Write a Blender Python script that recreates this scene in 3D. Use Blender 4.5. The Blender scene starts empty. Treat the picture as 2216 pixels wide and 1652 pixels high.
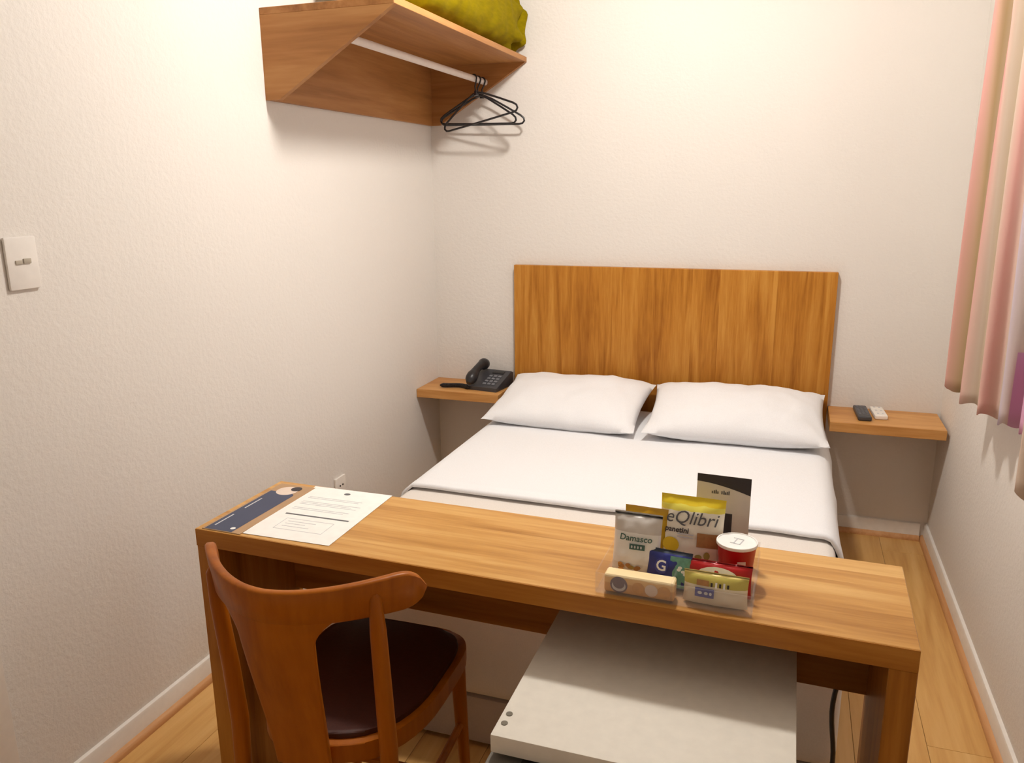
import bpy, bmesh, math, random
from mathutils import Vector, Matrix, noise
random.seed(7)
sc = bpy.context.scene
COL = sc.collection
R = math.radians

# ------------------------------------------------------------------ camera, world, exposure
def make_camera():
    f, cx, cy, cz, yaw, pitch, roll = 1737.58, 1.6486, -3.61, 1.5, .3348, .2386, -.0091
    fw = Vector((-math.sin(yaw)*math.cos(pitch), math.cos(yaw)*math.cos(pitch), -math.sin(pitch)))
    r = Vector((math.cos(yaw), math.sin(yaw), 0)); u = r.cross(fw)
    r2 = r*math.cos(roll)+u*math.sin(roll); u2 = u*math.cos(roll)-r*math.sin(roll)
    cam = bpy.data.cameras.new('camera'); cam.sensor_width = 36; cam.sensor_fit = 'HORIZONTAL'
    cam.lens = f/2216*36; cam.clip_start = .05
    o = bpy.data.objects.new('camera', cam); COL.objects.link(o)
    m = Matrix((r2, u2, -fw)).transposed().to_4x4(); m.translation = (cx, cy, cz)
    o.matrix_world = m
    sc.camera = o
make_camera()
w = bpy.data.worlds.new('world'); sc.world = w; w.use_nodes = True
bg = w.node_tree.nodes['Background']; bg.inputs[0].default_value = (.78, .88, 1, 1); bg.inputs[1].default_value = 2.0
sc.view_settings.view_transform = 'Standard'; sc.view_settings.look = 'None'
sc.view_settings.gamma = 1; sc.view_settings.use_curve_mapping = False
sc.view_settings.exposure = 0.08
LAMP_STRENGTH = 352.0

# ------------------------------------------------------------------ materials
class NT:
    def __init__(s, name):
        s.m = bpy.data.materials.new(name); s.m.use_nodes = True
        s.t = s.m.node_tree; s.p = s.t.nodes['Principled BSDF']; s.out = s.t.nodes['Material Output']
    def n(s, kind, **kw):
        nd = s.t.nodes.new(kind)
        for k, v in kw.items(): setattr(nd, k, v)
        return nd
    def l(s, a, b): s.t.links.new(a, b)
    def set(s, **kw):
        for k, v in kw.items():
            i = s.p.inputs[k.replace('_', ' ')]
            i.default_value = (*v, 1) if isinstance(v, tuple) and len(v) == 3 else v
        return s
    def ramp(s, stops, interp='LINEAR'):
        r = s.n('ShaderNodeValToRGB'); cr = r.color_ramp; cr.interpolation = interp
        while len(cr.elements) < len(stops): cr.elements.new(.5)
        for e, (p, c) in zip(cr.elements, stops): e.position = p; e.color = (*c, 1)
        return r
    def bump(s, src, strength, dist):
        b = s.n('ShaderNodeBump'); b.inputs['Strength'].default_value = strength; b.inputs['Distance'].default_value = dist
        s.l(src, b.inputs['Height']); s.l(b.outputs[0], s.p.inputs['Normal'])

def srgb(r, g, b):
    return tuple(((c/255/12.92) if c/255 <= .04045 else ((c/255+.055)/1.055)**2.4) for c in (r, g, b))

def plain(name, col, rough=.5, metal=0, spec=.5, grain=0.0, gscale=40, coat=0, fine=0):
    t = NT(name); t.set(Roughness=rough, Metallic=metal, Specular_IOR_Level=spec, Coat_Weight=coat)
    nz = t.n('ShaderNodeTexNoise'); nz.inputs['Scale'].default_value = gscale; nz.inputs['Detail'].default_value = 4
    tc = t.n('ShaderNodeTexCoord'); t.l(tc.outputs['Object'], nz.inputs['Vector'])
    g = max(grain, .03)
    r = t.ramp([(.3, tuple(c*(1-g) for c in col)), (.7, tuple(min(1, c*(1+g)) for c in col))])
    t.l(nz.outputs[0], r.inputs[0]); t.l(r.outputs[0], t.p.inputs['Base Color'])
    if fine: t.bump(nz.outputs[0], fine, .004)
    return t.m

def wood(name, dark, mid, light, axis='x', rough=.38, strip=0.0, sdir=None, scale=1.0, seed=0.0, perobj=False, spec=.28):
    t = NT(name); t.set(Roughness=rough, Specular_IOR_Level=spec)
    tc = t.n('ShaderNodeTexCoord'); mp = t.n('ShaderNodeMapping'); t.l(tc.outputs['Object'], mp.inputs['Vector'])
    sx = [1, 1, 1]; sx['xyz'.index(axis)] = .07
    mp.inputs['Scale'].default_value = [v*scale for v in sx]; mp.inputs['Location'].default_value = (seed, seed*.7, seed*1.3)
    vec = mp.outputs[0]
    if perobj:
        oi = t.n('ShaderNodeObjectInfo'); vm = t.n('ShaderNodeVectorMath', operation='MULTIPLY_ADD')
        cmb = t.n('ShaderNodeCombineXYZ')
        for i in range(3): t.l(oi.outputs['Random'], cmb.inputs[i])
        t.l(cmb.outputs[0], vm.inputs[0]); vm.inputs[1].default_value = (37, 53, 71); t.l(vec, vm.inputs[2]); vec = vm.outputs[0]
    if strip:
        sep = t.n('ShaderNodeSeparateXYZ'); t.l(tc.outputs['Object'], sep.inputs[0])
        dv = t.n('ShaderNodeMath', operation='DIVIDE'); dv.inputs[1].default_value = strip
        t.l(sep.outputs['xyz'.index(sdir)], dv.inputs[0])
        fl = t.n('ShaderNodeMath', operation='FLOOR'); t.l(dv.outputs[0], fl.inputs[0])
        wn = t.n('ShaderNodeTexWhiteNoise', noise_dimensions='1D'); t.l(fl.outputs[0], wn.inputs['W'])
        vm = t.n('ShaderNodeVectorMath', operation='MULTIPLY_ADD'); t.l(wn.outputs['Color'], vm.inputs[0])
        vm.inputs[1].default_value = (9, 9, 9); t.l(vec, vm.inputs[2]); vec = vm.outputs[0]
    n1 = t.n('ShaderNodeTexNoise'); n1.inputs['Scale'].default_value = 16; n1.inputs['Detail'].default_value = 5
    n1.inputs['Distortion'].default_value = .9; t.l(vec, n1.inputs['Vector'])
    n2 = t.n('ShaderNodeTexNoise'); n2.inputs['Scale'].default_value = 110; n2.inputs['Detail'].default_value = 3
    t.l(vec, n2.inputs['Vector'])
    mx = t.n('ShaderNodeMath', operation='MULTIPLY_ADD'); t.l(n2.outputs[0], mx.inputs[0]); mx.inputs[1].default_value = .35
    t.l(n1.outputs[0], mx.inputs[2])
    src = mx.outputs[0]
    if strip:
        ad = t.n('ShaderNodeMath', operation='MULTIPLY_ADD'); t.l(wn.outputs['Value'], ad.inputs[0]); ad.inputs[1].default_value = .14
        t.l(src, ad.inputs[2]); sb = t.n('ShaderNodeMath', operation='SUBTRACT'); t.l(ad.outputs[0], sb.inputs[0]); sb.inputs[1].default_value = .07; src = sb.outputs[0]
    r = t.ramp([(.42, dark), (.66, mid), (.9, light)]); t.l(src, r.inputs[0])
    t.l(r.outputs[0], t.p.inputs['Base Color'])
    t.bump(n2.outputs[0], .08, .002)
    return t.m

def wall_mat(name, col, strength=.35):
    t = NT(name); t.set(Base_Color=col, Roughness=.75, Specular_IOR_Level=.25)
    tc = t.n('ShaderNodeTexCoord')
    a = t.n('ShaderNodeTexNoise'); a.inputs['Scale'].default_value = 62; a.inputs['Detail'].default_value = 4; a.inputs['Roughness'].default_value = .6
    t.l(tc.outputs['Object'], a.inputs['Vector'])
    b = t.n('ShaderNodeTexNoise'); b.inputs['Scale'].default_value = 1.3; t.l(tc.outputs['Object'], b.inputs['Vector'])
    r = t.ramp([(.3, tuple(c*.975 for c in col)), (.7, col)]); t.l(b.outputs[0], r.inputs[0]); t.l(r.outputs[0], t.p.inputs['Base Color'])
    t.bump(a.outputs[0], strength, .006)
    return t.m

def bands(name, stops, axis='z', h=1.0, rough=.35, metal=0, wob=.0, interp='CONSTANT', noise_amt=.0):
    """printed packaging: colour bands along one local axis (0..h)"""
    t = NT(name); t.set(Roughness=rough, Metallic=metal)
    tc = t.n('ShaderNodeTexCoord'); sp = t.n('ShaderNodeSeparateXYZ'); t.l(tc.outputs['Object'], sp.inputs[0])
    dv = t.n('ShaderNodeMath', operation='DIVIDE'); t.l(sp.outputs['xyz'.index(axis)], dv.inputs[0]); dv.inputs[1].default_value = h
    src = dv.outputs[0]
    if wob:
        nz = t.n('ShaderNodeTexNoise'); nz.inputs['Scale'].default_value = 28; t.l(tc.outputs['Object'], nz.inputs['Vector'])
        ma = t.n('ShaderNodeMath', operation='MULTIPLY_ADD'); t.l(nz.outputs[0], ma.inputs[0]); ma.inputs[1].default_value = wob
        t.l(src, ma.inputs[2]); sb = t.n('ShaderNodeMath', operation='SUBTRACT'); t.l(ma.outputs[0], sb.inputs[0]); sb.inputs[1].default_value = wob/2; src = sb.outputs[0]
    r = t.ramp(stops, interp); t.l(src, r.inputs[0]); t.l(r.outputs[0], t.p.inputs['Base Color'])
    return t.m

def curtain_mat():
    t = NT('striped_curtain_fabric'); t.set(Roughness=.85, Specular_IOR_Level=.15)
    uv = t.n('ShaderNodeUVMap'); uv.uv_map = 'cloth'
    sp = t.n('ShaderNodeSeparateXYZ'); t.l(uv.outputs[0], sp.inputs[0])
    pk, be, br, la, wh, ro = srgb(228, 176, 166), srgb(222, 204, 186), srgb(188, 164, 124), srgb(214, 200, 212), srgb(238, 238, 242), srgb(216, 150, 148)
    seq = [pk, ro, pk, br, be, pk, pk, be, br, be, pk, be, la, be, wh, wh]
    st = [(i/16, c) for i, c in enumerate(seq)]
    r = t.ramp(st, 'LINEAR'); t.l(sp.outputs[0], r.inputs[0])
    # the bottom of the cloth has a mauve woven border on the pale stripes
    r2 = t.ramp([(0, srgb(205, 170, 190)), (.75, srgb(200, 150, 185)), (.86, srgb(230, 182, 208)), (1, srgb(228, 176, 204))]); t.l(sp.outputs[0], r2.inputs[0])
    ml = t.n('ShaderNodeMath', operation='LESS_THAN'); ml.inputs[1].default_value = 1.07; t.l(sp.outputs[1], ml.inputs[0])
    mg = t.n('ShaderNodeMath', operation='GREATER_THAN'); mg.inputs[1].default_value = .80; t.l(sp.outputs[0], mg.inputs[0])
    mm = t.n('ShaderNodeMath', operation='MULTIPLY'); t.l(ml.outputs[0], mm.inputs[0]); t.l(mg.outputs[0], mm.inputs[1])
    mx = t.n('ShaderNodeMix', data_type='RGBA'); t.l(mm.outputs[0], mx.inputs[0]); t.l(r.outputs[0], mx.inputs[6]); t.l(r2.outputs[0], mx.inputs[7])
    nz = t.n('ShaderNodeTexNoise'); nz.inputs['Scale'].default_value = 300
    t.l(mx.outputs[2], t.p.inputs['Base Color'])
    t.bump(nz.outputs[0], .15, .001)
    tr = t.n('ShaderNodeBsdfTranslucent'); t.l(mx.outputs[2], tr.inputs[0])
    ms = t.n('ShaderNodeMixShader'); ms.inputs[0].default_value = .3
    t.l(t.p.outputs[0], ms.inputs[1]); t.l(tr.outputs[0], ms.inputs[2]); t.l(ms.outputs[0], t.out.inputs[0])
    return t.m

def clear_mat(name, col=(1, 1, 1), rough=.03, mixf=.86):
    t = NT(name); t.set(Base_Color=col, Roughness=rough, Specular_IOR_Level=.6)
    tr = t.n('ShaderNodeBsdfTransparent'); tr.inputs[0].default_value = (*col, 1)
    ms = t.n('ShaderNodeMixShader'); ms.inputs[0].default_value = mixf
    t.l(t.p.outputs[0], ms.inputs[1]); t.l(tr.outputs[0], ms.inputs[2]); t.l(ms.outputs[0], t.out.inputs[0])
    return t.m

WALL = srgb(228, 222, 215)
M = {
 'wall': wall_mat('white_textured_plaster', WALL),
 'ceil': wall_mat('ceiling_paint', srgb(222, 219, 214), .1),
 'skirt': plain('white_gloss_skirting', srgb(236, 230, 222), .35),
 'shoe': wood('tan_shoe_moulding', srgb(176, 120, 72), srgb(200, 146, 96), srgb(214, 164, 116), 'y'),
 'desk': wood('oak_veneer_along_x', srgb(168, 115, 52), srgb(199, 147, 79), srgb(217, 172, 106), 'x', strip=.052, sdir='y', rough=.36),
 'deskz_shaded': wood('oak_upright_shaded', srgb(138, 82, 20), srgb(170, 108, 36), srgb(190, 130, 54), 'z', rough=.36),  # same oak as the top, darkened to put front-face shade in the colour
 'edge': wood('oak_front_edge_shaded', srgb(138, 82, 20), srgb(170, 108, 36), srgb(190, 130, 54), 'x', rough=.4),  # shade of the desk's front edge painted as a darker oak
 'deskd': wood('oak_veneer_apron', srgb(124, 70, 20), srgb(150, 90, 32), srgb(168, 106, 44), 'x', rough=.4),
 'head': wood('headboard_veneer', srgb(146, 88, 22), srgb(178, 117, 40), srgb(198, 141, 62), 'z', strip=.118, sdir='x', rough=.42, scale=1.5),
 'shelf': wood('bedside_shelf_veneer', srgb(166, 108, 52), srgb(196, 140, 78), srgb(214, 162, 100), 'x', rough=.4),
 'ward': wood('wardrobe_shelf_veneer', srgb(146, 96, 50), srgb(172, 118, 66), srgb(188, 136, 82), 'x', rough=.45, scale=.8),
 'wardy': wood('wardrobe_shelf_veneer_long', srgb(146, 96, 50), srgb(172, 118, 66), srgb(188, 136, 82), 'y', rough=.45, scale=.8),
 'plank': wood('laminate_plank', srgb(190, 138, 74), srgb(210, 162, 96), srgb(222, 178, 114), 'y', rough=.3, perobj=True, scale=.7),
 'sub': plain('sub_floor', srgb(160, 112, 58), .9),
 'chair': wood('chair_beech_stain', srgb(134, 66, 0), srgb(160, 86, 6), srgb(174, 98, 14), 'z', rough=.38, scale=.7, spec=.22),
 'pad': plain('dark_brown_seat_leather', srgb(64, 26, 16), .42, grain=.1, gscale=120, fine=.1),
 'linen': plain('white_bed_linen', srgb(237, 237, 239), .85, spec=.15, gscale=300, fine=.06),
 'linen2': plain('off_white_mattress_cover', srgb(226, 218, 210), .85, spec=.15, gscale=260, fine=.06),
 'base': plain('bed_base_cloth', srgb(186, 172, 162), .9, gscale=200),
 'black': plain('black_plastic', srgb(34, 32, 34), .35),
 'dgrey': plain('charcoal_plastic', srgb(58, 58, 62), .4),
 'keys': plain('phone_keys', srgb(112, 114, 120), .4),
 'wplast': plain('white_plastic', srgb(236, 230, 222), .4),
 'wallplate': plain('cream_switch_plate', srgb(230, 224, 217), .6),
 'slotgrey': plain('beige_grey_rocker', srgb(176, 166, 150), .5),
 'mint': plain('grey_mint_print', srgb(108, 160, 142), .45, grain=.2, gscale=120),
 'wenamel': plain('white_enamel', srgb(232, 226, 214), .6, spec=.3),
 'fgrey': plain('fridge_gasket_grey', srgb(120, 114, 104), .5),
 'fdark': plain('fridge_dark_trim', srgb(64, 58, 50), .5),
 'rod': plain('white_tube', srgb(226, 214, 206), .4),
 'curt': curtain_mat(),
 'glass': clear_mat('window_glass', (.97, .99, 1), .02, .9),
 'acryl': clear_mat('clear_acrylic', (.98, .97, .96), .04, .93),
 'paper': plain('white_paper', srgb(246, 243, 238), .7),
 'ink': plain('grey_ink', srgb(96, 96, 98), .7),
 'ink2': plain('pale_ink', srgb(206, 206, 208), .7),
 'navy': plain('navy_print', srgb(58, 66, 92), .5),
 'tan': plain('tan_print', srgb(178, 142, 104), .5),
 'skin': plain('pale_photo_print', srgb(226, 206, 190), .5),
 'steel': plain('screw_metal', srgb(110, 104, 92), .4, metal=.6),
 'red': plain('red_foil', srgb(176, 16, 20), .35),
 'dred': plain('dark_red_foil', srgb(120, 10, 14), .4),
 'white': plain('white_print', srgb(248, 246, 242), .5),
 'blue': plain('blue_print', srgb(62, 66, 150), .45),
 'dblue': plain('dark_blue_print', srgb(28, 34, 92), .45),
 'purple': plain('greyish_purple_print', srgb(112, 92, 104), .5),
 'gold': plain('golden_biscuit_print', srgb(214, 158, 84), .5, grain=.12, gscale=70),
 'yellow': plain('yellow_print', srgb(226, 192, 30), .45),
 'brownp': plain('cracker_print', srgb(178, 128, 74), .5, grain=.15, gscale=90),
 'teal': plain('grey_green_print', srgb(70, 104, 96), .5),
 'green': plain('olive_print', srgb(168, 160, 84), .5),
 'dark': plain('dark_ink', srgb(52, 46, 50), .6),
 'chrome': plain('chrome', srgb(200, 198, 196), .2, metal=1),
 'hole': plain('dark_socket_hole', srgb(70, 62, 54), .7),
}

# ------------------------------------------------------------------ mesh builders
class MB:
    def __init__(s): s.bm = bmesh.new()
    def box(s, x0, x1, y0, y1, z0, z1, bev=0, seg=2):
        r = bmesh.ops.create_cube(s.bm, size=1); vs = r['verts']
        for v in vs:
            v.co = Vector(((x0+x1)/2+v.co.x*(x1-x0), (y0+y1)/2+v.co.y*(y1-y0), (z0+z1)/2+v.co.z*(z1-z0)))
        if bev:
            es = list({e for v in vs for e in v.link_edges})
            bmesh.ops.bevel(s.bm, geom=es, offset=bev, segments=seg, profile=.6, affect='EDGES', clamp_overlap=True)
        return s
    def tube(s, pts, rad, seg=10, caps=True, closed=False, flat=1.0):
        pts = [Vector(p) for p in pts]; n = len(pts)
        if not hasattr(rad, '__len__'): rad = [rad]*n
        rings = []; nrm = None
        for i, p in enumerate(pts):
            a = pts[(i-1) % n] if (i > 0 or closed) else p
            b = pts[(i+1) % n] if (i < n-1 or closed) else p
            t = (b-a).normalized()
            if nrm is None:
                up = Vector((0, 0, 1)) if abs(t.z) < .9 else Vector((1, 0, 0))
                nrm = t.cross(up).normalized()
            nrm = (nrm-t*nrm.dot(t)).normalized(); bn = t.cross(nrm)
            rings.append([s.bm.verts.new(p+(nrm*math.cos(k*2*math.pi/seg)*flat+bn*math.sin(k*2*math.pi/seg))*rad[i]) for k in range(seg)])
        for i in range(n if closed else n-1):
            A, B = rings[i], rings[(i+1) % n]
            for k in range(seg): s.bm.faces.new((A[k], A[(k+1) % seg], B[(k+1) % seg], B[k]))
        if caps and not closed:
            s.bm.faces.new(rings[0][::-1]); s.bm.faces.new(rings[-1])
        return s
    def lathe(s, prof, c=(0, 0, 0), seg=32):
        rings = []
        for r, z in prof:
            rings.append([s.bm.verts.new((c[0]+r*math.cos(k*2*math.pi/seg), c[1]+r*math.sin(k*2*math.pi/seg), c[2]+z)) for k in range(seg)])
        for A, B in zip(rings, rings[1:]):
            for k in range(seg): s.bm.faces.new((A[k], A[(k+1) % seg], B[(k+1) % seg], B[k]))
        s.bm.faces.new(rings[0][::-1]); s.bm.faces.new(rings[-1])
        return s
    def prism(s, poly, a, b, axis='z', bev=0):
        """2D polygon extruded along an axis from a to b"""
        def P(p, q):
            if axis == 'z': return (p[0], p[1], q)
            if axis == 'y': return (p[0], q, p[1])
            return (q, p[0], p[1])
        A = [s.bm.verts.new(P(p, a)) for p in poly]; B = [s.bm.verts.new(P(p, b)) for p in poly]
        n = len(poly); fs = []
        fs.append(s.bm.faces.new(A[::-1])); fs.append(s.bm.faces.new(B))
        for k in range(n): fs.append(s.bm.faces.new((A[k], A[(k+1) % n], B[(k+1) % n], B[k])))
        if bev:
            es = list({e for f in fs[:2] for e in f.edges})
            bmesh.ops.bevel(s.bm, geom=es, offset=bev, segments=2, profile=.6, affect='EDGES', clamp_overlap=True)
        return s
    def grid(s, fn, nu, nv, closeu=False):
        V = [[s.bm.verts.new(fn(i/(nu if closeu else nu-1), j/(nv-1))) for i in range(nu)] for j in range(nv)]
        for j in range(nv-1):
            for i in range(nu if closeu else nu-1):
                s.bm.faces.new((V[j][i], V[j][(i+1) % nu], V[j+1][(i+1) % nu], V[j+1][i]))
        return V
    def disc(s, c, r, axis='z', seg=28, rx=1.0):
        vs = []
        for k in range(seg):
            a = k*2*math.pi/seg; p, q = r*math.cos(a)*rx, r*math.sin(a)
            vs.append(s.bm.verts.new({'z': (c[0]+p, c[1]+q, c[2]), 'y': (c[0]+p, c[1], c[2]+q), 'x': (c[0], c[1]+p, c[2]+q)}[axis]))
        s.bm.faces.new(vs); return s
    def build(s, name, mat, parent=None, loc=None, rot=None, smooth=35, solid=0, subsurf=0):
        bmesh.ops.recalc_face_normals(s.bm, faces=s.bm.faces)
        me = bpy.data.meshes.new(name); s.bm.to_mesh(me); s.bm.free()
        if smooth:
            for p in me.polygons: p.use_smooth = True
            me.set_sharp_from_angle(angle=R(smooth))
        me.materials.append(M[mat] if isinstance(mat, str) else mat)
        o = bpy.data.objects.new(name, me); COL.objects.link(o)
        if parent: o.parent = parent
        if loc: o.location = loc
        if rot: o.rotation_euler = rot
        if solid:
            md = o.modifiers.new('thickness', 'SOLIDIFY'); md.thickness = solid; md.offset = 0
        if subsurf:
            md = o.modifiers.new('smooth', 'SUBSURF'); md.levels = md.render_levels = subsurf
        return o

def tag(o, label, cat, group=None):
    o['label'] = label; o['category'] = cat
    if group: o['group'] = group
    return o
def thing(name, label, cat, loc=(0, 0, 0), rotz=0, group=None):
    o = bpy.data.objects.new(name, None); COL.objects.link(o); o.empty_display_size = .1
    o.location = loc; o.rotation_euler = (0, 0, rotz)
    return tag(o, label, cat, group)
def struct(o, label=None, cat=None):
    o['kind'] = 'structure'
    if label: o['label'] = label
    if cat: o['category'] = cat
    return o
def text_part(body, size, mat, parent, fn, shear=0.0, name='lettering', bold=0.0, sx=1.0, align='CENTER'):
    """flat lettering as a thin mesh; fn maps text-plane (x, y) to a point on the printed surface"""
    cu = bpy.data.curves.new('lettering_curve', 'FONT'); cu.body = body; cu.size = size; cu.shear = shear
    cu.align_x = align; cu.align_y = 'CENTER'; cu.offset = bold; cu.resolution_u = 3; cu.fill_mode = 'FRONT'
    tmp = bpy.data.objects.new('lettering_tmp', cu); COL.objects.link(tmp)
    dg = bpy.context.evaluated_depsgraph_get(); me = bpy.data.meshes.new_from_object(tmp.evaluated_get(dg))
    bpy.data.objects.remove(tmp); bpy.data.curves.remove(cu)
    for v in me.vertices: v.co = Vector(fn(v.co.x*sx, v.co.y))
    me.name = name; me.materials.clear(); me.materials.append(M[mat])
    o = bpy.data.objects.new(name, me); COL.objects.link(o); o.parent = parent
    return o

# ------------------------------------------------------------------ room shell
W, YF, H = 2.275, -4.35, 2.66
T = .1
fl = struct(MB().box(-T, W+T, YF-T, T, -.06, -.009).build('floor', 'sub', smooth=0), 'warm honey laminate plank floor of the small bedroom', 'floor')
pw, pl = .19, 1.28
pm = None; k = 0; nx = math.ceil(W/pw)
def plank_mesh(wd, ln):
    b = MB().box(0, wd, 0, ln, -.009, 0, bev=.0006, seg=1); bmesh.ops.recalc_face_normals(b.bm, faces=b.bm.faces)
    me = bpy.data.meshes.new('plank'); b.bm.to_mesh(me); b.bm.free(); me.materials.append(M['plank']); return me
cache = {}
for i in range(nx):
    x0 = i*pw; wd = min(pw, W-x0)-.0006
    y = YF-((i*.43) % 1)*pl
    while y < 0:
        a, b = max(y, YF), min(y+pl, 0)
        if b-a > .03:
            key = (round(wd, 3), round(b-a-.0006, 3))
            if key not in cache: cache[key] = plank_mesh(*key)
            o = bpy.data.objects.new('plank', cache[key]); COL.objects.link(o); o.parent = fl; o.location = (x0, a, 0)
        y += pl
struct(MB().box(-T, W+T, YF-T, T, H, H+.1).build('ceiling', 'ceil', smooth=0), 'plain white painted ceiling above the frame', 'ceiling')
struct(MB().box(-T, 0, YF, 0, 0, H).build('wall_left', 'wall', smooth=0), 'white textured plaster wall on the left with the light switch', 'wall')
struct(MB().box(-T, W+T, 0, T, 0, H).build('wall_back', 'wall', smooth=0), 'white textured plaster wall behind the headboard', 'wall')
struct(MB().box(-T, W+T, YF-T, YF, 0, H).build('wall_front', 'wall', smooth=0), 'white wall behind the viewer', 'wall')
wy0, wy1, wz0, wz1 = -1.86, -1.10, 1.02, 2.15
mb = MB()
mb.box(W, W+T, YF, wy0, 0, H); mb.box(W, W+T, wy1, 0, 0, H); mb.box(W, W+T, wy0, wy1, 0, wz0); mb.box(W, W+T, wy0, wy1, wz1, H)
struct(mb.build('wall_right', 'wall', smooth=0), 'white textured plaster wall on the right with the curtained window', 'wall')
win = bpy.data.objects.new('window_1', None); COL.objects.link(win); win.location = (W, (wy0+wy1)/2, wz0)
struct(win, 'white framed window in the right wall behind the striped curtain', 'window')
hw, hh = (wy1-wy0)/2, wz1-wz0
mb = MB()
mb.box(.02, .07, -hw, -hw+.045, 0, hh, .003); mb.box(.02, .07, hw-.045, hw, 0, hh, .003)
mb.box(.02, .07, -hw, hw, 0, .045, .003); mb.box(.02, .07, -hw, hw, hh-.045, hh, .003); mb.box(.025, .065, -.022, .022, .04, hh-.04, .003)
mb.build('window_frame', 'wplast', win)
for s in (-1, 1):
    a, b = (-hw+.045, -.022) if s < 0 else (.022, hw-.045)
    MB().box(.042, .047, a, b, .045, hh-.045).build('pane', 'glass', win, smooth=0)

def baseboard(name, label, p0, p1, inward):
    """white skirting with rounded top edge and a small tan shoe moulding"""
    p0, p1 = Vector(p0), Vector(p1); n = Vector(inward); d = (p1-p0)
    prof = [(0, 0), (.012, 0), (.012, .066), (.009, .073), (.004, .076), (0, .076)]
    pr2 = [(.012, 0), (.027, 0), (.027, .006), (.024, .014), (.018, .019), (.012, .021)]
    out = []
    for q, nm, mt in ((prof, name, 'skirt'), (pr2, 'shoe_moulding', 'shoe')):
        b = MB(); A = []; B = []
        for t, z in q:
            A.append(b.bm.verts.new(p0+n*t+Vector((0, 0, z)))); B.append(b.bm.verts.new(p1+n*t+Vector((0, 0, z))))
        m_ = len(q); b.bm.faces.new(A[::-1]); b.bm.faces.new(B)
        for k in range(m_): b.bm.faces.new((A[k], A[(k+1) % m_], B[(k+1) % m_], B[k]))
        out.append(b.build(nm, mt, out[0] if out else None))
    struct(out[0], label, 'baseboard')
baseboard('baseboard_left', 'white skirting board along the left wall', (0, -2.46, 0), (0, 0, 0), (1, 0, 0))
baseboard('baseboard_back', 'white skirting board along the back wall under the bedside shelf', (.028, 0, 0), (W-.028, 0, 0), (0, -1, 0))
baseboard('baseboard_right', 'white skirting board along the right wall', (W, YF, 0), (W, 0, 0), (-1, 0, 0))

# door and its casing on the left wall, at the very left edge of the picture
struct(MB().box(0, .022, -2.54, -2.462, 0, 2.12, .003).box(0, .022, -3.42, -3.342, 0, 2.12, .003).box(0, .022, -3.342, -2.54, 2.04, 2.12, .003).build('trim_1', 'skirt'), 'cream door casing at the left end of the left wall', 'door casing')
dr = bpy.data.objects.new('door_1', None); COL.objects.link(dr); dr.location = (0, -2.94, 0)
struct(dr, 'plain cream door in the left wall', 'door')
MB().box(.0, .014, -.398, .398, .006, 2.036, .002).build('door_leaf', 'skirt', dr)
MB().tube([(.014, .33, 1.0), (.05, .33, 1.0), (.055, .32, 1.0), (.055, .22, 1.0)], .009, 10).build('door_handle', 'chrome', dr)

# ceiling lamp (out of the frame; it lights the room)
lm = thing('ceiling_lamp', 'round white opal ceiling lamp above the middle of the room', 'lamp', (1.16, -1.34, H))
MB().lathe([(.11, 0), (.11, -.02), (.085, -.028)][::-1]).build('lamp_base', 'wplast', lm)
t = NT('opal_lamp_glass'); t.set(Base_Color=(.9, .88, .84), Emission_Color=(1, .95, .885), Emission_Strength=LAMP_STRENGTH)
MB().lathe([(.01, -.118), (.035, -.113), (.06, -.098), (.08, -.066), (.084, -.028)]).build('lamp_shade', t.m, lm)

# ------------------------------------------------------------------ headboard, bedside shelves
hb = MB().box(-.708, .708, -.03, 0, 0, .80, .002).build('headboard', 'head', loc=(1.126, -.001, .342), smooth=0)
tag(hb, 'honey brown veneered wooden headboard with upright grain on the back wall', 'headboard')
def bedside(x0, x1, label):
    c = (x0+x1)/2
    o = MB().box(x0-c, x1-c, -.258, 0, 0, .04, .0025).build('bedside_shelf', 'shelf', loc=(c, -.001, .526), smooth=0)
    tag(o, label, 'shelf', 'floating bedside shelves')
bedside(.001, .414, 'floating wooden bedside shelf carrying the black telephone, in the left corner')
bedside(1.838, 2.262, 'floating wooden bedside shelf carrying two remote controls, in the right corner')

# ------------------------------------------------------------------ bed
BX0, BX1, BYF, BZ = .425, 1.828, -1.845, .478
bed = thing('bed', 'double bed with off-white mattress on a low cloth-covered base', 'bed', ((BX0+BX1)/2, -.93, 0))
bw = (BX1-BX0)/2
MB().box(-bw+.03, bw-.03, BYF+.93+.008, .88, .012, .153, .008).build('bed_base', 'base', bed)
for sx in (-1, 1):
    for yy in (BYF+.93+.1, .8):
        MB().lathe([(.022, 0), (.026, .0125)], (sx*(bw-.1), yy, 0), 14).build('foot', 'black', bed)
MB().box(-bw, bw, BYF+.93, .89, .154, BZ, .045, 4).build('mattress', 'linen2', bed)
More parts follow.
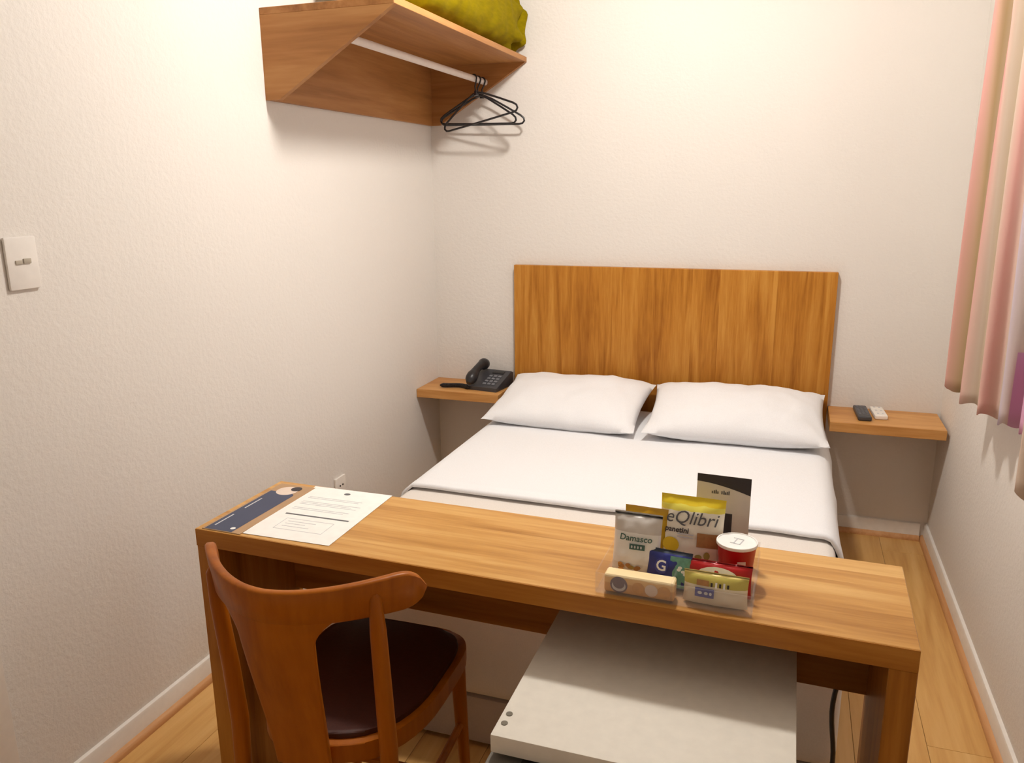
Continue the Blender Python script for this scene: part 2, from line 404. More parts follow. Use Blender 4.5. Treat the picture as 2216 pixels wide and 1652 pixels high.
# white sheet: flat on the mattress, folding over both long sides, ending short of the foot
def sheet_fn(u, v):
    # u across (0..1), v from pillows (0) to hem (1)
    y = -.08-(1.255-.08)*v
    half = bw+.012; r = .055; drop_l, drop_r = .05, .27
    arc = r*math.pi/2; flat = 2*(half-r); tot = drop_l+arc+flat+arc+drop_r
    s_ = u*tot
    if s_ < drop_l: x, z = -half, BZ+.0095-r-(drop_l-s_)
    elif s_ < drop_l+arc:
        a = (s_-drop_l)/r; x, z = -half+r-r*math.cos(a), BZ+.0095-r+r*math.sin(a)
    elif s_ < drop_l+arc+flat: x, z = -half+r+(s_-drop_l-arc), BZ+.0095
    elif s_ < drop_l+2*arc+flat:
        a = (s_-drop_l-arc-flat)/r; x, z = half-r+r*math.sin(a), BZ+.0095-r+r*math.cos(a)
    else:
        q = s_-(drop_l+2*arc+flat); x, z = half+.012*math.sin(q*9)+.006*math.sin(y*14), BZ+.0095-r-q
    top = 1 if drop_l+arc*.6 < s_ < drop_l+arc*1.4+flat else 0
    nzv = noise.noise(Vector((x*3.1, y*3.1, 0)))
    if top: z += .0025*(nzv+1)+.0018*(1+noise.noise(Vector((x*9, y*5, 3))))
    xs = (x+half)/(2*half)
    y += (-.018*(xs-.5)+.008*noise.noise(Vector((x*5, 1, 0))))*v
    if v > .96: z += .004*top
    return (x, y, z)
mb = MB(); mb.grid(sheet_fn, 90, 60)
sh = mb.build('bed_sheet', 'linen', loc=((BX0+BX1)/2, 0, 0), smooth=60, solid=.012)
tag(sh, 'smooth white top sheet spread over the double bed', 'sheet')

def pillow(name, label, cx, wd, dp, th, seed, loc, rot, sag):
    mb = MB(); nu, nv = 44, 32
    def surf(sgn):
        def fn(a, b):
            u, v = 2*a-1, 2*b-1
            cu, cv = max(0, 1-abs(u)**2.6), max(0, 1-abs(v)**2.4)
            h = th*.5*(cu**.55)*(cv**.55)
            pin = 1-.055*(1-abs(u)**2)*abs(v)**3
            pinx = 1-.05*(1-abs(v)**2)*abs(u)**3
            x, y = u*wd/2*pinx, v*dp/2*pin
            q = Vector((x*5+seed, y*5, seed*2))
            wr = (noise.noise(q)*.013+noise.noise(q*2.7)*.008+noise.noise(Vector((x*22+y*9, seed, 1)))*.006*(abs(u)**2+abs(v)**2))*min(1, cu*cv*6+.25)
            z = sgn*h+wr*(1 if sgn > 0 else .3)
            if sgn < 0: z = max(z, -th*.28)
            z -= sag*max(0, -v)*0
            return (x, y, z)
        return fn
    mb.grid(surf(1), nu, nv); mb.grid(surf(-1), nu, nv)
    bmesh.ops.remove_doubles(mb.bm, verts=mb.bm.verts, dist=.0045)
    o = mb.build(name, 'linen', loc=loc, rot=rot, smooth=80)
    return tag(o, label, 'pillow', 'white bed pillows')
pillow('pillow', 'plump white pillow on the telephone side of the bed', 0, .67, .47, .15, 1.3, (.765, -.285, .572), (R(12), 0, R(-2)), .0)
pillow('pillow', 'plump white pillow on the side of the bed nearest the striped curtain', 0, .71, .47, .17, 4.1, (1.472, -.292, .580), (R(11), 0, R(1.5)), .0)

# ------------------------------------------------------------------ desk
DX, DY, DR = 1.148, -2.1, -.0216
dL, dD, dZ = 1.488, .32, .75
desk = thing('desk', 'narrow honey wood desk of thick slabs standing across the foot of the bed', 'desk', (1.1+(1.154-1.1), -2-.1, 0), DR)
x0, x1 = -dL/2, dL/2
MB().box(x0, x1, -dD/2, dD/2, dZ-.042, dZ, .0015, 1).build('desk_top', 'desk', desk, smooth=0)
MB().box(x0+.0005, x1-.0005, -dD/2-.0012, -dD/2+.0005, dZ-.0415, dZ-.0008).build('shaded_front_edge', 'edge', desk, smooth=0)  # added strip that paints shade onto the top's front edge
MB().box(x0, x0+.045, -dD/2, dD/2, 0, dZ-.042, .0015, 1).build('side_panel', 'deskz_shaded', desk, smooth=0)
MB().box(x1-.045, x1, -dD/2, dD/2, 0, dZ-.042, .0015, 1).build('side_panel', 'deskz_shaded', desk, smooth=0)
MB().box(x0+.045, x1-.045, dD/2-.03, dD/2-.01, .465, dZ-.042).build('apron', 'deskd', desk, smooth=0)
dm = Matrix.Rotation(DR, 4, 'Z'); dm.translation = desk.location
def on_desk(x, y): return (x, y, dZ+.0004)

# ------------------------------------------------------------------ chair
def rail_y(x): return -.335+.160*(abs(x)/.233)**1.95
ch = thing('chair', 'bentwood chair with curved top rail, tapered splat and dark brown seat at the desk', 'chair', (.812, -2.215, 0), R(1))
def seat_poly(g=0.0, n=44):
    pts = []
    for k in range(n):
        a = 2*math.pi*k/n; c, s_ = math.cos(a), math.sin(a)
        if s_ >= 0:   # front: squarish
            e = .42
            x = math.copysign(abs(c)**e, c)*.186; y = math.copysign(abs(s_)**e, s_)*.222
        else:
            e = .86
            x = math.copysign(abs(c)**e, c)*.186; y = -abs(s_)**e*.245
        pts.append((x*(1-g), y*(1-g)))
    return pts
MB().prism(seat_poly(), .405, .446, 'z', .005).build('seat_frame', 'chair', ch)
MB().prism(seat_poly(.085), .440, .458, 'z', .007).build('seat_pad', 'pad', ch)
for s in (-1, 1):
    MB().tube([(s*.145, .178, .42), (s*.150, .186, .2), (s*.156, .196, 0)], [.019, .016, .012], 14).build('front_leg', 'chair', ch)
    MB().tube([(s*.173, -.256, .800), (s*.173, -.255, .790), (s*.172, -.248, .72), (s*.169, -.234, .58), (s*.168, -.224, .45), (s*.169, -.228, .3), (s*.173, -.25, .15), (s*.178, -.285, 0)], [.005, .0115, .0155, .017, .018, .017, .015, .013], 14).build('back_post', 'chair', ch)
    MB().tube([(s*.150, .186, .22), (s*.170, -.238, .22)], .0095, 10).build('stretcher', 'chair', ch)
MB().tube([(-.164, .0, .22), (.164, .0, .22)], .0095, 10).build('stretcher', 'chair', ch)
# curved top rail: bent slab with rounded ends
def rail_slab(mb, n=72, th=.019, ch_=.004):
    rings = []
    for k in range(n+1):
        x = -.233+.466*k/n; e = abs(x)/.233
        endr = 1 if e < .85 else max(0, 1-((e-.85)/.15)**2.2)**.5
        hg = (.068+.012*e**2)*max(.10, endr); zc = .823-(.068+.012*e**2)/2+.004*e
        dx = .001; tx = Vector((2*dx, rail_y(x+dx)-rail_y(x-dx), 0)).normalized(); nn = Vector((-tx.y, tx.x, 0))
        c = min(ch_, hg*.3)
        sec = [(-th/2+c, -hg/2), (th/2-c, -hg/2), (th/2, -hg/2+c), (th/2, hg/2-c), (th/2-c, hg/2), (-th/2+c, hg/2), (-th/2, hg/2-c), (-th/2, -hg/2+c)]
        rings.append([mb.bm.verts.new(Vector((x, rail_y(x)-.16*b, zc+b))+nn*a) for a, b in sec])
    for A, B in zip(rings, rings[1:]):
        for q in range(8): mb.bm.faces.new((A[q], A[(q+1) % 8], B[(q+1) % 8], B[q]))
    mb.bm.faces.new(rings[0][::-1]); mb.bm.faces.new(rings[-1])
mb = MB(); rail_slab(mb); mb.build('top_rail', 'chair', ch, smooth=50)
mb = MB()
def splat_fn(u, v):
    # v 0 bottom (seat rim) .. 1 top (inside the rail)
    wv = .118+.046*v**1.2+.085*max(0, (v-.84)/.16)**2.0
    x = (2*u-1)*wv/2
    z = .402+(.768-.402)*v
    k = v*v*(3-2*v)*.45+v*.55
    return (x, (-.258+.9*x*x)*(1-k)+(rail_y(x)+.002)*k, z)
mb.grid(splat_fn, 19, 33); sp_ = mb.build('splat', 'chair', ch, smooth=60, solid=.014)
bv = sp_.modifiers.new('round', 'BEVEL'); bv.width = .003; bv.segments = 2; bv.limit_method = 'ANGLE'

# ------------------------------------------------------------------ minibar fridge
fr = thing('minibar_fridge', 'white compact fridge pushed halfway under the desk', 'fridge', (1.466, -2.245, 0))
fw_ = .245
MB().box(-fw_, fw_, -.215, .255, .02, .565).build('cabinet', 'wenamel', fr, smooth=0)
tp = MB().box(-fw_, fw_, -.267, .258, .565, .6, .004).build('top_panel', 'wenamel', fr)
for yy in (-.206, -.232): MB().lathe([(.006, 0), (.006, .0012)], (-fw_+.014, yy, .6), 16).build('screw_cap', 'steel', tp)
MB().box(-fw_+.004, fw_-.004, -.232, -.215, .03, .56).build('door_gasket', 'fgrey', fr, smooth=0)
dn = MB().box(-fw_, fw_, -.30, -.232, .03, .54, .006).build('fridge_door', 'wenamel', fr)
MB().box(-fw_-.005, fw_+.005, -.303, -.232, .541, .553, .002).build('door_trim', 'fgrey', dn)
MB().box(-fw_+.055, fw_-.055, -.296, -.24, .5535, .557).build('grip_recess', 'fdark', dn, smooth=0)
for sx in (-1, 1):
    for yy in (-.17, .2): MB().lathe([(.018, 0), (.018, .021)], (sx*.2, yy, 0), 12).build('foot', 'black', fr)
# dark power cord hanging behind the desk, beside the bed corner
pts = []
for k in range(25):
    q = k/24; z = .66*(1-q)**1.0
    pts.append((1.80+.022*math.sin(q*3.4)-.02*q+.012*math.sin(q*11), -1.905-.012*math.sin(q*6), .012+max(0, .64*(1-q))))
tag(MB().tube(pts, .0055, 8).build('power_cord', 'black'), 'thin dark power cord hanging behind the desk beside the bed corner', 'cord')

# ------------------------------------------------------------------ wall shelf with hanging rail
sL, sD, z1, z0 = 1.275, .475, 2.056, 1.778
ws = thing('wardrobe_shelf', 'wooden wall shelf with angled ends and hanging rail high in the corner', 'shelf', (0.0005, -.0005, 0))
MB().box(0, sD, -sL, 0, z1-.022, z1, .0012, 1).build('top_board', 'wardy', ws, smooth=0)
MB().box(0, .018, -sL+.02, -.02, z0, z1-.022).build('back_panel', 'wardy', ws, smooth=0)
poly = [(0, z0), (.052, z0), (sD, z1-.022), (0, z1-.022)]
MB().prism(poly, -sL, -sL+.02, 'y').build('end_panel', 'ward', ws, smooth=0)
MB().prism(poly, -.02, 0, 'y').build('end_panel', 'ward', ws, smooth=0)
rx_, rz_ = .285, 1.957
MB().tube([(rx_, -sL+.02, rz_), (rx_, -.02, rz_)], .0135, 16, flat=.8).build('hanging_rail', 'rod', ws)
# hangers
def hanger(label, y, yaw, tilt, dx):
    h = thing('clothes_hanger', label, 'hanger', (rx_+dx, y, rz_+.0155), 0, 'black clothes hangers on the rail')
    h.rotation_euler = (0, R(tilt), R(yaw))
    hook = [(.0155*math.cos(a)*1.0, 0, -.0155+.0155*math.sin(a)) for a in [R(v) for v in range(200, -31, -23)]]
    hook += [(.008, 0, -.036), (0, 0, -.05), (0, 0, -.078)]
    MB().tube(hook, .0034, 8).build('hook', 'black', h)
    p = [(-.012, 0, -.078), (-.05, 0, -.092), (-.12, 0, -.128), (-.185, 0, -.163), (-.2, 0, -.175), (-.203, 0, -.187), (-.195, 0, -.197), (-.18, 0, -.2),
         (0, 0, -.201), (.18, 0, -.2), (.195, 0, -.197), (.203, 0, -.187), (.2, 0, -.175), (.185, 0, -.163), (.12, 0, -.128), (.05, 0, -.092), (.012, 0, -.078)]
    MB().tube(p, .0044, 8, closed=True).build('frame', 'black', h)
    MB().tube([(0, 0, -.068), (0, 0, -.088)], [.007, .011], 10).build('neck', 'black', h)
hanger('black plastic clothes hanger nearest the back wall', -.060, -2, 1, 0)
hanger('black plastic clothes hanger in the middle of the three, swung a little', -.112, -13, 2, 0)
hanger('black plastic clothes hanger nearest the room, swung furthest from the wall', -.166, -16, -10, 0)

# olive blanket bundle on the shelf
mb = MB()
def blanket_fn(u, v):
    a = 2*math.pi*u
    y = -1.04*(1-v)-.015*v
    c, s_ = math.cos(a), math.sin(a)
    rx, rz = .165, .128
    pw_ = .72
    x = math.copysign(abs(c)**pw_, c)*rx; z = math.copysign(abs(s_)**pw_, s_)*rz
    # gathered neck close to the far end, flaring again at the very end
    g = 1-.26*math.exp(-((v-.945)/.016)**2)
    endc = min(1, (1-v)/.02+.55) if v > .97 else min(1, v/.05+.3)
    g *= endc
    wr = .010*noise.noise(Vector((x*9, y*6, z*9)))+.006*noise.noise(Vector((a*2.2, y*18, 0)))
    wr += .020*math.sin(a*9+y*10)*math.exp(-((v-.93)/.06)**2)
    k = g*(1+wr*6)
    zz = .128+z*k
    return (.325+x*k, y, z1+max(.001, zz))
V = mb.grid(blanket_fn, 64, 90, closeu=True)
mb.bm.faces.new(V[0][::-1]); mb.bm.faces.new(V[-1])
t = NT('olive_fleece'); t.set(Roughness=.9, Specular_IOR_Level=.1, Sheen_Weight=.0)
nz = t.n('ShaderNodeTexNoise'); nz.inputs['Scale'].default_value = 22; nz.inputs['Detail'].default_value = 5
rr = t.ramp([(.3, srgb(124, 108, 0)), (.7, srgb(140, 122, 2))]); t.l(nz.outputs[0], rr.inputs[0]); t.l(rr.outputs[0], t.p.inputs['Base Color'])
t.bump(nz.outputs[0], .1, .004)
bl = mb.build('blanket_roll', t.m, smooth=70)
tag(bl, 'olive green rolled blanket lying on the wall shelf', 'blanket')

# ------------------------------------------------------------------ curtains
def catmull(P, n):
    out = []
    Q = [P[0]]+P+[P[-1]]
    for i in range(len(P)-1):
        a, b, c, d = [Vector(q) for q in Q[i:i+4]]
        for k in range(n):
            t = k/n
            out.append(.5*((2*b)+(c-a)*t+(2*a-5*b+4*c-d)*t*t+(3*b-a-3*c+d)*t**3))
    out.append(Vector(P[-1])); return out
def curtain(name, label, plan, zb, zt, group, u0=0., u1=1.):
    root = thing(name, label, 'curtain', (plan[len(plan)//2][0], plan[len(plan)//2][1], zb), 0, group)
    ox, oy = root.location.x, root.location.y
    C = catmull([(p[0], p[1], 0) for p in plan], 10); n = len(C); nv = 44
    L = [0]
    for a, b in zip(C, C[1:]): L.append(L[-1]+(b-a).length)
    cxm = sum(c.x for c in C)/n; cym = sum(c.y for c in C)/n
    mb = MB(); uv = mb.bm.loops.layers.uv.new('cloth'); V = []
    for j in range(nv):
        q = j/(nv-1); z = zb+(zt-zb)*q
        row = []
        for i, c in enumerate(C):
            k = 1-.16*q
            x = cxm+(c.x-cxm)*(1-.05*q)+.004*math.sin(z*4+i*.3); y = cym+(c.y-cym)*k+.004*math.sin(z*3+i*.2)
            row.append(mb.bm.verts.new((x-ox, y-oy, z-zb+(.006*math.sin(i*.35) if j == 0 else 0))))
        V.append(row)
    for j in range(nv-1):
        for i in range(n-1):
            f = mb.bm.faces.new((V[j][i], V[j][i+1], V[j+1][i+1], V[j+1][i]))
            for lp, (a, b) in zip(f.loops, ((i, j), (i+1, j), (i+1, j+1), (i, j+1))):
                lp[uv].uv = (u0+(u1-u0)*L[a]/L[-1], zb+(zt-zb)*b/(nv-1))
    mb.build('cloth', 'curt', root, smooth=80, solid=.0025)
    for i in range(0, n, 28): MB().tube([(C[i].x-ox, C[i].y-oy, zt-zb-.005), (C[i].x-ox, C[i].y-oy, zt-zb+.02)], .006, 8).build('curtain_glider', 'wplast', root)
far_plan = [(2.215, -.822), (2.150, -.832), (2.131, -.852), (2.150, -.878), (2.186, -.905), (2.176, -.95), (2.152, -1.0), (2.150, -1.035), (2.180, -1.062),
            (2.192, -1.09), (2.170, -1.125), (2.172, -1.165), (2.205, -1.175), (2.212, -1.20), (2.196, -1.235), (2.215, -1.262), (2.246, -1.255), (2.25, -1.29), (2.226, -1.33), (2.232, -1.37)]
near_plan = [(2.215, -1.765), (2.150, -1.775), (2.120, -1.795), (2.135, -1.83), (2.19, -1.86), (2.18, -1.91), (2.14, -1.95), (2.15, -2.0), (2.2, -2.03), (2.17, -2.09), (2.16, -2.14)]
curtain('curtain', 'pink, beige and lavender striped curtain gathered at the headboard end of the window', far_plan, .872, 2.44, 'striped window curtains')
curtain('curtain', 'olive and beige striped curtain edge at the near end of the window', near_plan, .872, 2.44, 'striped window curtains', .35, .75)
rd = thing('curtain_rail', 'white curtain rail above the window, out of the frame', 'curtain rail', (W, -1.48, 2.462))
MB().box(-.10, -.07, -.78, .78, 0, .018, .003).build('rail', 'wplast', rd)
for yy in (-.6, .6): MB().box(-.085, -.0005, yy-.012, yy+.012, .004, .014).build('bracket', 'wplast', rd)

# ------------------------------------------------------------------ switch and socket on the left wall
sw = thing('light_switch', 'white light switch plate on the left wall', 'switch', (.0006, -2.246, 1.338))
MB().box(0, .008, -.040, .040, -.056, .062, .004).build('plate', 'wallplate', sw)
MB().box(.008, .0105, -.020, -.003, .001, .010, .001).build('rocker', 'slotgrey', sw)
MB().box(.008, .0112, .0, .019, .002, .013, .001).build('rocker', 'slotgrey', sw)
so = thing('wall_socket', 'white wall socket low on the left wall behind the desk', 'socket', (.0006, -.985, .352))
MB().box(0, .009, -.038, .038, -.058, .03, .003).build('plate', 'wplast', so)
for yy in (-.008, .012): MB().lathe([(.004, 0), (.004, .0015)], (0, 0, 0), 12).build('socket_hole', 'hole', so, loc=(.009, yy, -.006), rot=(0, R(90), 0))

# ------------------------------------------------------------------ telephone on the left bedside shelf
NZ = .5663
ph = thing('telephone', 'black corded desk telephone on the left bedside shelf', 'telephone', (.318, -.118, NZ), R(-8))
prof = [(-.085, 0), (.09, 0), (.09, .062), (.07, .07), (-.085, .018)]
mb = MB(); mb.prism(prof, -.085, .085, 'x', .004); base = mb.build('base', 'dgrey', ph)
sl = math.atan2(.052, .155)
for r_ in range(4):
    for c_ in range(3):
        yy = -.055+r_*.022; xx = .005+c_*.024
        zz = .018+(yy+.085)*math.tan(sl)
        MB().box(-.0085, .0085, -.007, .007, -.001, .005, .0015, 1).build('key', 'keys', base, loc=(xx, yy, zz), rot=(sl, 0, 0))
MB().box(-.03, .03, -.012, .012, -.001, .003, .001).build('display', 'black', base, loc=(.028, .047, .018+.132*math.tan(sl)), rot=(sl, 0, 0))
hp = []
for k in range(15):
    q = k/14; y = -.105+.18*q; hp.append((-.052, y, .042+(y+.085)*math.tan(sl)+.026*math.sin(math.pi*q)))
hd = MB().tube(hp, [.012, .024, .028, .028, .023, .020, .019, .018, .019, .020, .023, .028, .028, .024, .012], 14).build('handset', 'black', ph)
cd = []
for k in range(260):
    q = k/259; a = q*2*math.pi*26
    cx_ = -.06-.15*q; cy_ = -.095+.045*math.sin(q*3.2)*(1-q)-.012*q
    env = min(1, q*8+.2, (1-q)*8+.2)
    cd.append((cx_, cy_+.0085*math.cos(a)*env, .0115+.0085*math.sin(a)*env))
MB().tube(cd, .0028, 5).build('coiled_cord', 'black', ph)

# remotes on the right bedside shelf
def remote(name, label, body, keys, loc, rz, wd, ln, rows, cols):
    o = thing(name, label, 'remote control', loc, R(rz), 'remote controls on the bedside shelf')
    b = MB().box(-wd/2, wd/2, -ln/2, ln/2, 0, .019, .007, 3).build('body', body, o)
    for i in range(rows):
        for j in range(cols):
            MB().box(-.0045, .0045, -.0045, .0045, 0, .0022, .001, 1).build('button', keys, b, loc=((j-(cols-1)/2)*wd/(cols+.6), -ln*.3+i*ln*.68/max(1, rows-1), .0187))
remote('remote_control', 'dark grey remote control with rows of buttons on the right bedside shelf', 'dgrey', 'keys', (1.966, -.118, NZ), 3, .052, .185, 7, 3)
remote('remote_control', 'white remote control beside the dark one on the right bedside shelf', 'wplast', 'ink2', (2.03, -.100, NZ), 4, .05, .145, 3, 2)

# ------------------------------------------------------------------ papers on the desk
pz = dZ+.0006
bro = thing('brochure', 'navy and tan printed brochure at the left end of the desk', 'brochure', (.478, -2.094, pz), R(-1.2))
MB().box(-.052, .052, -.148, .150, 0, .0012).build('sheet', 'tan', bro, smooth=0)
mb = MB(); mb.bm.faces.new([mb.bm.verts.new((x, y, .0015)) for x, y in ((-.046, -.146), (.028, -.146), (.030, .085), (.018, .098), (-.046, .098))]); mb.build('navy_print', 'navy', bro, smooth=0)
MB().disc((-.004, .108, .0018), .028, 'z').build('photo_print', 'skin', bro, smooth=0)
MB().disc((.012, .125, .0021), .014, 'z').build('dark_photo_print', 'dark', bro, smooth=0)
MB().disc((.018, -.128, .0018), .006, 'z').build('white_mark', 'white', bro, smooth=0)
for i, (a, b) in enumerate(((-.02, .045), (-.125, -.06))):
    MB().box(-.036, -.0325, a, b, .0013, .0018).build('print_line', 'ink2', bro, smooth=0)
ps = thing('paper_sheet', 'white printed sheet of paper beside the brochure on the desk', 'paper', (.637, -2.083, pz), R(.6))
MB().box(-.110, .110, -.151, .151, 0, .0008).build('sheet', 'paper', ps, smooth=0)
MB().disc((-.002, .124, .0011), .0065, 'z', 14, 1.3).build('printed_crest', 'ink', ps, smooth=0)
def pline(y, a, b, m_, h_=.002): MB().box(a, b, y-h_/2, y+h_/2, .0008, .0011).build('print_line', m_, ps, smooth=0)
for y in (.085, .077, .055, .047, .039, .016, .008): pline(y, -.085, random.uniform(.05, .085), 'ink2', .0022)
pline(-.024, -.082, .086, 'ink', .006)
for y in (-.048, -.105): pline(y, -.062, .062, 'ink2', .0014)
for x in (-.062, .062): MB().box(x-.0007, x+.0007, -.105, -.048, .0008, .0011).build('print_line', 'ink2', ps, smooth=0)
for y in (-.062, -.074, -.088): pline(y, -.05, random.uniform(.0, .045), 'ink2', .002)

# ------------------------------------------------------------------ snack tray
TX, TY, TZ = 1.484, -2.157, dZ
tr = thing('snack_tray', 'clear acrylic tray holding the snacks on the desk', 'tray', (TX, TY, TZ), R(-1.2))
tw, td, th = .142, .098, .042
MB().box(-tw, tw, -td, td, .0004, .0034).build('tray_base', 'acryl', tr, smooth=0)
for s in (-1, 1):
    MB().box(-tw, tw, s*td-.0015, s*td+.0015, .0034, th if s < 0 else .06).build('tray_wall', 'acryl', tr, smooth=0)
    MB().box(s*tw-.0015, s*tw+.0015, -td, td, .0034, th).build('tray_wall', 'acryl', tr, smooth=0)
MB().box(-.0015, .0015, -td, td, .0034, th).build('divider', 'acryl', tr, smooth=0)
SZ = TZ+.0036
def pouch_y(x, z, wd, ht, dp, sgn=-1):
    u, v = max(-1, min(1, 2*x/wd)), max(0, min(1, z/ht))
    e = max(0, 1-abs(u)**2.4)*max(0, 1-abs(2*v-.86)**2.6 if v < .93 else 0)
    return sgn*dp/2*e**.5
def pouch(name, label, wd, ht, dp, mat, loc, rz, tilt, seed, cat='snack packet', wrinkle=.0025):
    root = thing(name, label, cat, loc, R(rz), 'snack packets in the clear tray'); root.rotation_euler = (R(tilt), 0, R(rz))
    mb = MB()
    for sgn in (-1, 1):
        def fn(a, b, sgn=sgn):
            x, z = (a-.5)*wd, b*ht
            e = pouch_y(x, z, wd, ht, dp, sgn)
            y = e+(noise.noise(Vector((x*60+seed, z*60, sgn)))*wrinkle if abs(e) > .001 else sgn*.0004)
            if b > .92: y += .0018*math.sin(a*40)*0+.002*noise.noise(Vector((a*6+seed, 3, 0)))
            return (x*(1-.03*math.sin(math.pi*b)), y, z)
        mb.grid(fn, 25, 27)
    bmesh.ops.remove_doubles(mb.bm, verts=mb.bm.verts, dist=.0009)
    mb.build('packet', mat, root, smooth=70)
    return root, (lambda ox, oz: (lambda x, y: (ox+x, pouch_y(ox+x, oz+y, wd, ht, dp)-.0030, oz+y)))
def blob(parent, fn, wd, ht, mat, name, rnd=True, n=18):
    mb = MB(); 
    if rnd: pts = [(wd/2*math.cos(2*math.pi*k/n), ht/2*math.sin(2*math.pi*k/n)) for k in range(n)]
    else: pts = [(-wd/2, -ht/2), (0, -ht/2), (wd/2, -ht/2), (wd/2, ht/2), (0, ht/2), (-wd/2, ht/2)]
    c = mb.bm.verts.new(fn(0, 0)); vs = [mb.bm.verts.new(fn(*p)) for p in pts]
    for k in range(len(vs)): mb.bm.faces.new((c, vs[k], vs[(k+1) % len(vs)]))
    return mb.build(name, mat, parent, smooth=0)

S = srgb
# mustard packet peeking out behind the silver one
pouch('snack_packet', 'mustard yellow packet standing behind the silver packet in the tray', .088, .112, .02, bands('mustard_foil', [(0, S(206, 168, 30)), (.8, S(196, 152, 24))], h=.112), (1.404, -2.096, SZ), -3, -8, 2.2)
# silver-topped white packet
m_ = bands('silver_white_packet', [(0, S(196, 178, 140)), (.10, S(236, 230, 220)), (.22, S(246, 244, 240)), (.70, S(214, 208, 202)), (.94, S(190, 186, 180))], h=.128, rough=.3, wob=.05)
rt, f = pouch('snack_packet', 'silver and white snack packet at the left back of the tray', .094, .128, .034, m_, (1.400, -2.172, SZ), -2, -10, 5.5)
text_part('Damasco', .017, 'teal', rt, f(0, .080), .1, bold=.0003)
blob(rt, f(.004, .064), .030, .011, 'teal', 'word_box', False)
for a in (-.006, .0, .006, .012): blob(rt, lambda x, y, a=a: (a+x, pouch_y(a+x, .064+y, .094, .128, .034)-.0042, .064+y), .0035, .006, 'ink2', 'letter_print', True, 8)
for k in range(9):
    q = random.uniform(-.03, .03); blob(rt, f(q, .022+random.uniform(-.006, .006)), .011, .008, random.choice(['brownp', 'gold', 'green']), 'nut_print', True, 10)
# tall yellow and white packet
m_ = bands('yellow_white_packet', [(0, S(250, 244, 226)), (.80, S(246, 234, 100)), (.88, S(240, 212, 40))], h=.142, rough=.35, wob=.10)
rt, f = pouch('snack_packet', 'tall yellow and white cracker packet in the middle of the tray', .128, .142, .036, m_, (1.494, -2.096, SZ), -3, -12, 9.1)
text_part('eQlibri', .036, 'ink', rt, f(.0, .100), .25)
text_part('panetini', .015, 'dark', rt, f(-.026, .075), .1, bold=.0004)
blob(rt, f(-.036, .044), .034, .030, 'yellow', 'sun_print'); blob(rt, f(.036, .060), .042, .028, 'brownp', 'cracker_print', False)
for y in (.068, .062): blob(rt, f(-.008, y), .032, .0025, 'ink2', 'small_print', False)
blob(rt, f(.036, .030), .012, .016, 'green', 'herb_print'); blob(rt, f(.020, .026), .014, .010, 'green', 'herb_print')
# blue and green packet
rt, f = pouch('snack_packet', 'small blue and green packet lying between the silver and red packets', .086, .070, .026, bands('blue_green_foil', [(0, S(44, 52, 128)), (.90, S(36, 50, 70))], h=.070, rough=.3), (1.466, -2.192, SZ), -6, -14, 3.7)
blob(rt, f(.022, .032), .038, .058, 'mint', 'green_half', False)
blob(rt, f(-.012, .040), .026, .030, 'blue', 'blue_disc'); text_part('G', .028, 'white', rt, lambda x, y: (-.012+x, pouch_y(-.012+x, .04+y, .086, .070, .026)-.0042, .04+y), bold=.0005)
for k in range(5): blob(rt, lambda x, y, a=random.uniform(.008, .036), b=random.uniform(.014, .060): (a+x, pouch_y(a+x, b+y, .086, .070, .026)-.0042, b+y), .008, .006, 'white', 'speck_print', True, 8)
# biscuit pack lying along the front of the tray
rt = thing('biscuit_pack', 'golden biscuit pack with a round purple emblem at the front left of the tray', 'biscuit pack', (1.421, -2.234, SZ), R(-1.5), 'snack packets in the clear tray')
MB().box(-.066, .066, -.016, .016, 0, .037, .006, 3).build('pack', bands('biscuit_wrap', [(0, S(220, 166, 98)), (.55, S(238, 194, 128)), (.86, S(248, 224, 172))], h=.037, wob=.2), rt)
MB().disc((-.037, -.0168, .0185), .0165, 'y', 24).build('round_emblem', 'purple', rt, smooth=0)
MB().disc((-.037, -.0171, .0165), .011, 'y', 20, 1.2).build('round_emblem', 'ink2', rt, smooth=0)
MB().disc((-.037, -.0174, .021), .010, 'y', 20, 1.1).build('round_emblem', 'purple', rt, smooth=0)
for x, c in ((.0, 'gold'), (.024, 'skin'), (.048, 'gold')): MB().disc((x, -.0168, .017), .012, 'y', 18).build('biscuit_print', c, rt, smooth=0)
# red packet and red cup
rt, f = pouch('snack_packet', 'glossy red packet standing behind the yellow packet at the front right', .124, .062, .026, 'red', (1.558, -2.192, SZ), -2, -8, 7.7)
blob(rt, f(.0, .036), .078, .036, 'white', 'white_oval_print')
text_part('KitKat', .021, 'red', rt, lambda x, y: (x, pouch_y(x, .036+y, .124, .062, .026)-.0042, .036+y), .15, bold=.0008)
cup = thing('noodle_cup', 'red paper cup with a white lid at the right of the tray', 'cup', (1.586, -2.121, SZ), R(-15))
MB().lathe([(.028, 0), (.029, .002), (.0365, .072), (.0375, .076)], seg=40).build('cup_body', 'red', cup)
MB().lathe([(.0385, .074), (.0392, .0765), (.0385, .080), (.036, .0805), (.035, .079)], seg=40).build('lid', 'white', cup)
mb = MB(); mb.box(-.010, .010, -.013, -.011, .0792, .0796); mb.box(-.010, .010, .011, .013, .0792, .0796); mb.box(.008, .010, -.012, .012, .0792, .0796); mb.box(-.004, -.002, -.012, .012, .0792, .0796); mb.build('lid_print', 'ink2', cup, smooth=0)
MB().box(-.008, .008, -.0005, .0005, -.008, .008).build('label_print', 'skin', cup, loc=(.020, -.0290, .044), rot=(R(-6), 0, R(36)), smooth=0)
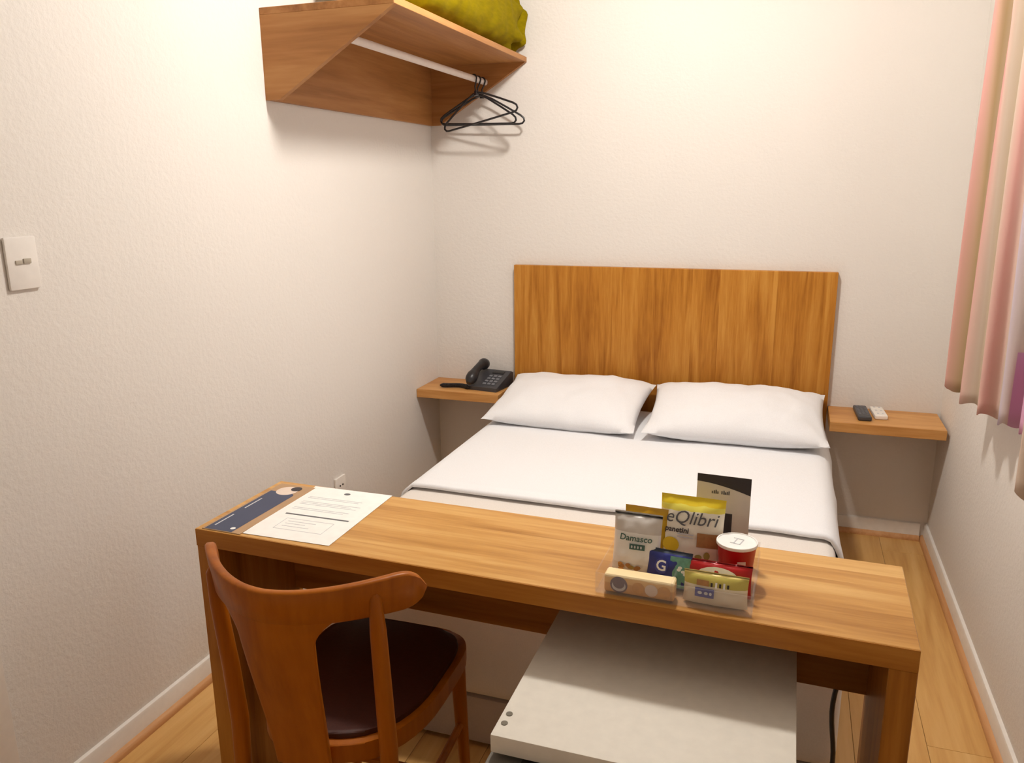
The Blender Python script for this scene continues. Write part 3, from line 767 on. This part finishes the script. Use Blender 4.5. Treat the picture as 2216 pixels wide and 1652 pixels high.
# front right yellow and white pack
m_ = bands('yellow_olive_packet', [(0, S(222, 210, 186)), (.52, S(236, 226, 202)), (.60, S(200, 186, 92)), (.90, S(246, 224, 136))], h=.060, rough=.35, wob=.06)
rt, f = pouch('snack_packet', 'olive yellow and white packet with a blue label at the front right of the tray', .116, .060, .026, m_, (1.558, -2.233, SZ), -2, -6, 11.3)
blob(rt, f(-.018, .024), .034, .017, 'blue', 'blue_label', False)
for a, b in ((-.026, .008), (-.015, .007), (-.007, .005)): blob(rt, lambda x, y, a=a: (a+x, pouch_y(a+x, .024+y, .116, .060, .026)-.0042, .024+y), b, .006, 'ink2', 'letter_print')
for k, (a, b) in enumerate(((-.006, .007), (.002, .010), (.009, .007), (.016, .011), (.023, .007))): blob(rt, f(a, .041), .0035, b, 'white' if k % 2 else 'dark', 'letter_print', False)
blob(rt, f(-.022, .042), .022, .010, 'brownp', 'brown_print', False)
# standing card behind the tray
cdm = thing('standing_card', 'grey standing card with dark curved stripe behind the snack tray', 'card', (1.549, -2.032, dZ+.0002), R(-3))
cdm.rotation_euler = (R(-4), 0, R(-3))
MB().box(-.0535, .0535, -.0008, .0008, 0, .176).build('card', plain('grey_card', S(214, 206, 198), .5), cdm, smooth=0)
mb = MB(); top = [(-.0535+.107*k/16, .176) for k in range(17)]; low = [(-.0535+.107*k/16, 0.164-.020*(k/16)**1.7-.004) for k in range(17)]
A = [mb.bm.verts.new((x, -.0012, z)) for x, z in top]; B = [mb.bm.verts.new((x, -.0012, z)) for x, z in low]
for k in range(16): mb.bm.faces.new((A[k], B[k], B[k+1], A[k+1]))
mb.build('dark_stripe', 'dark', cdm, smooth=0)
for k, a in enumerate((-.022, -.018, -.0145, -.011, -.003, .001, .004, .0075, .011)): MB().box(a-.0012, a+.0012, -.0014, -.0008, .137, .142+.0015*(k % 3)).build('letter_print', 'ink', cdm, smooth=0)
MB().box(-.0535, .020, -.0013, -.0009, .02, .098).build('dark_panel', 'dark', cdm, smooth=0)
MB().box(-.05, .05, -.0008, .045, 0, .0012).build('card_foot', plain('grey_card_foot', S(214, 206, 198), .5), cdm, smooth=0)
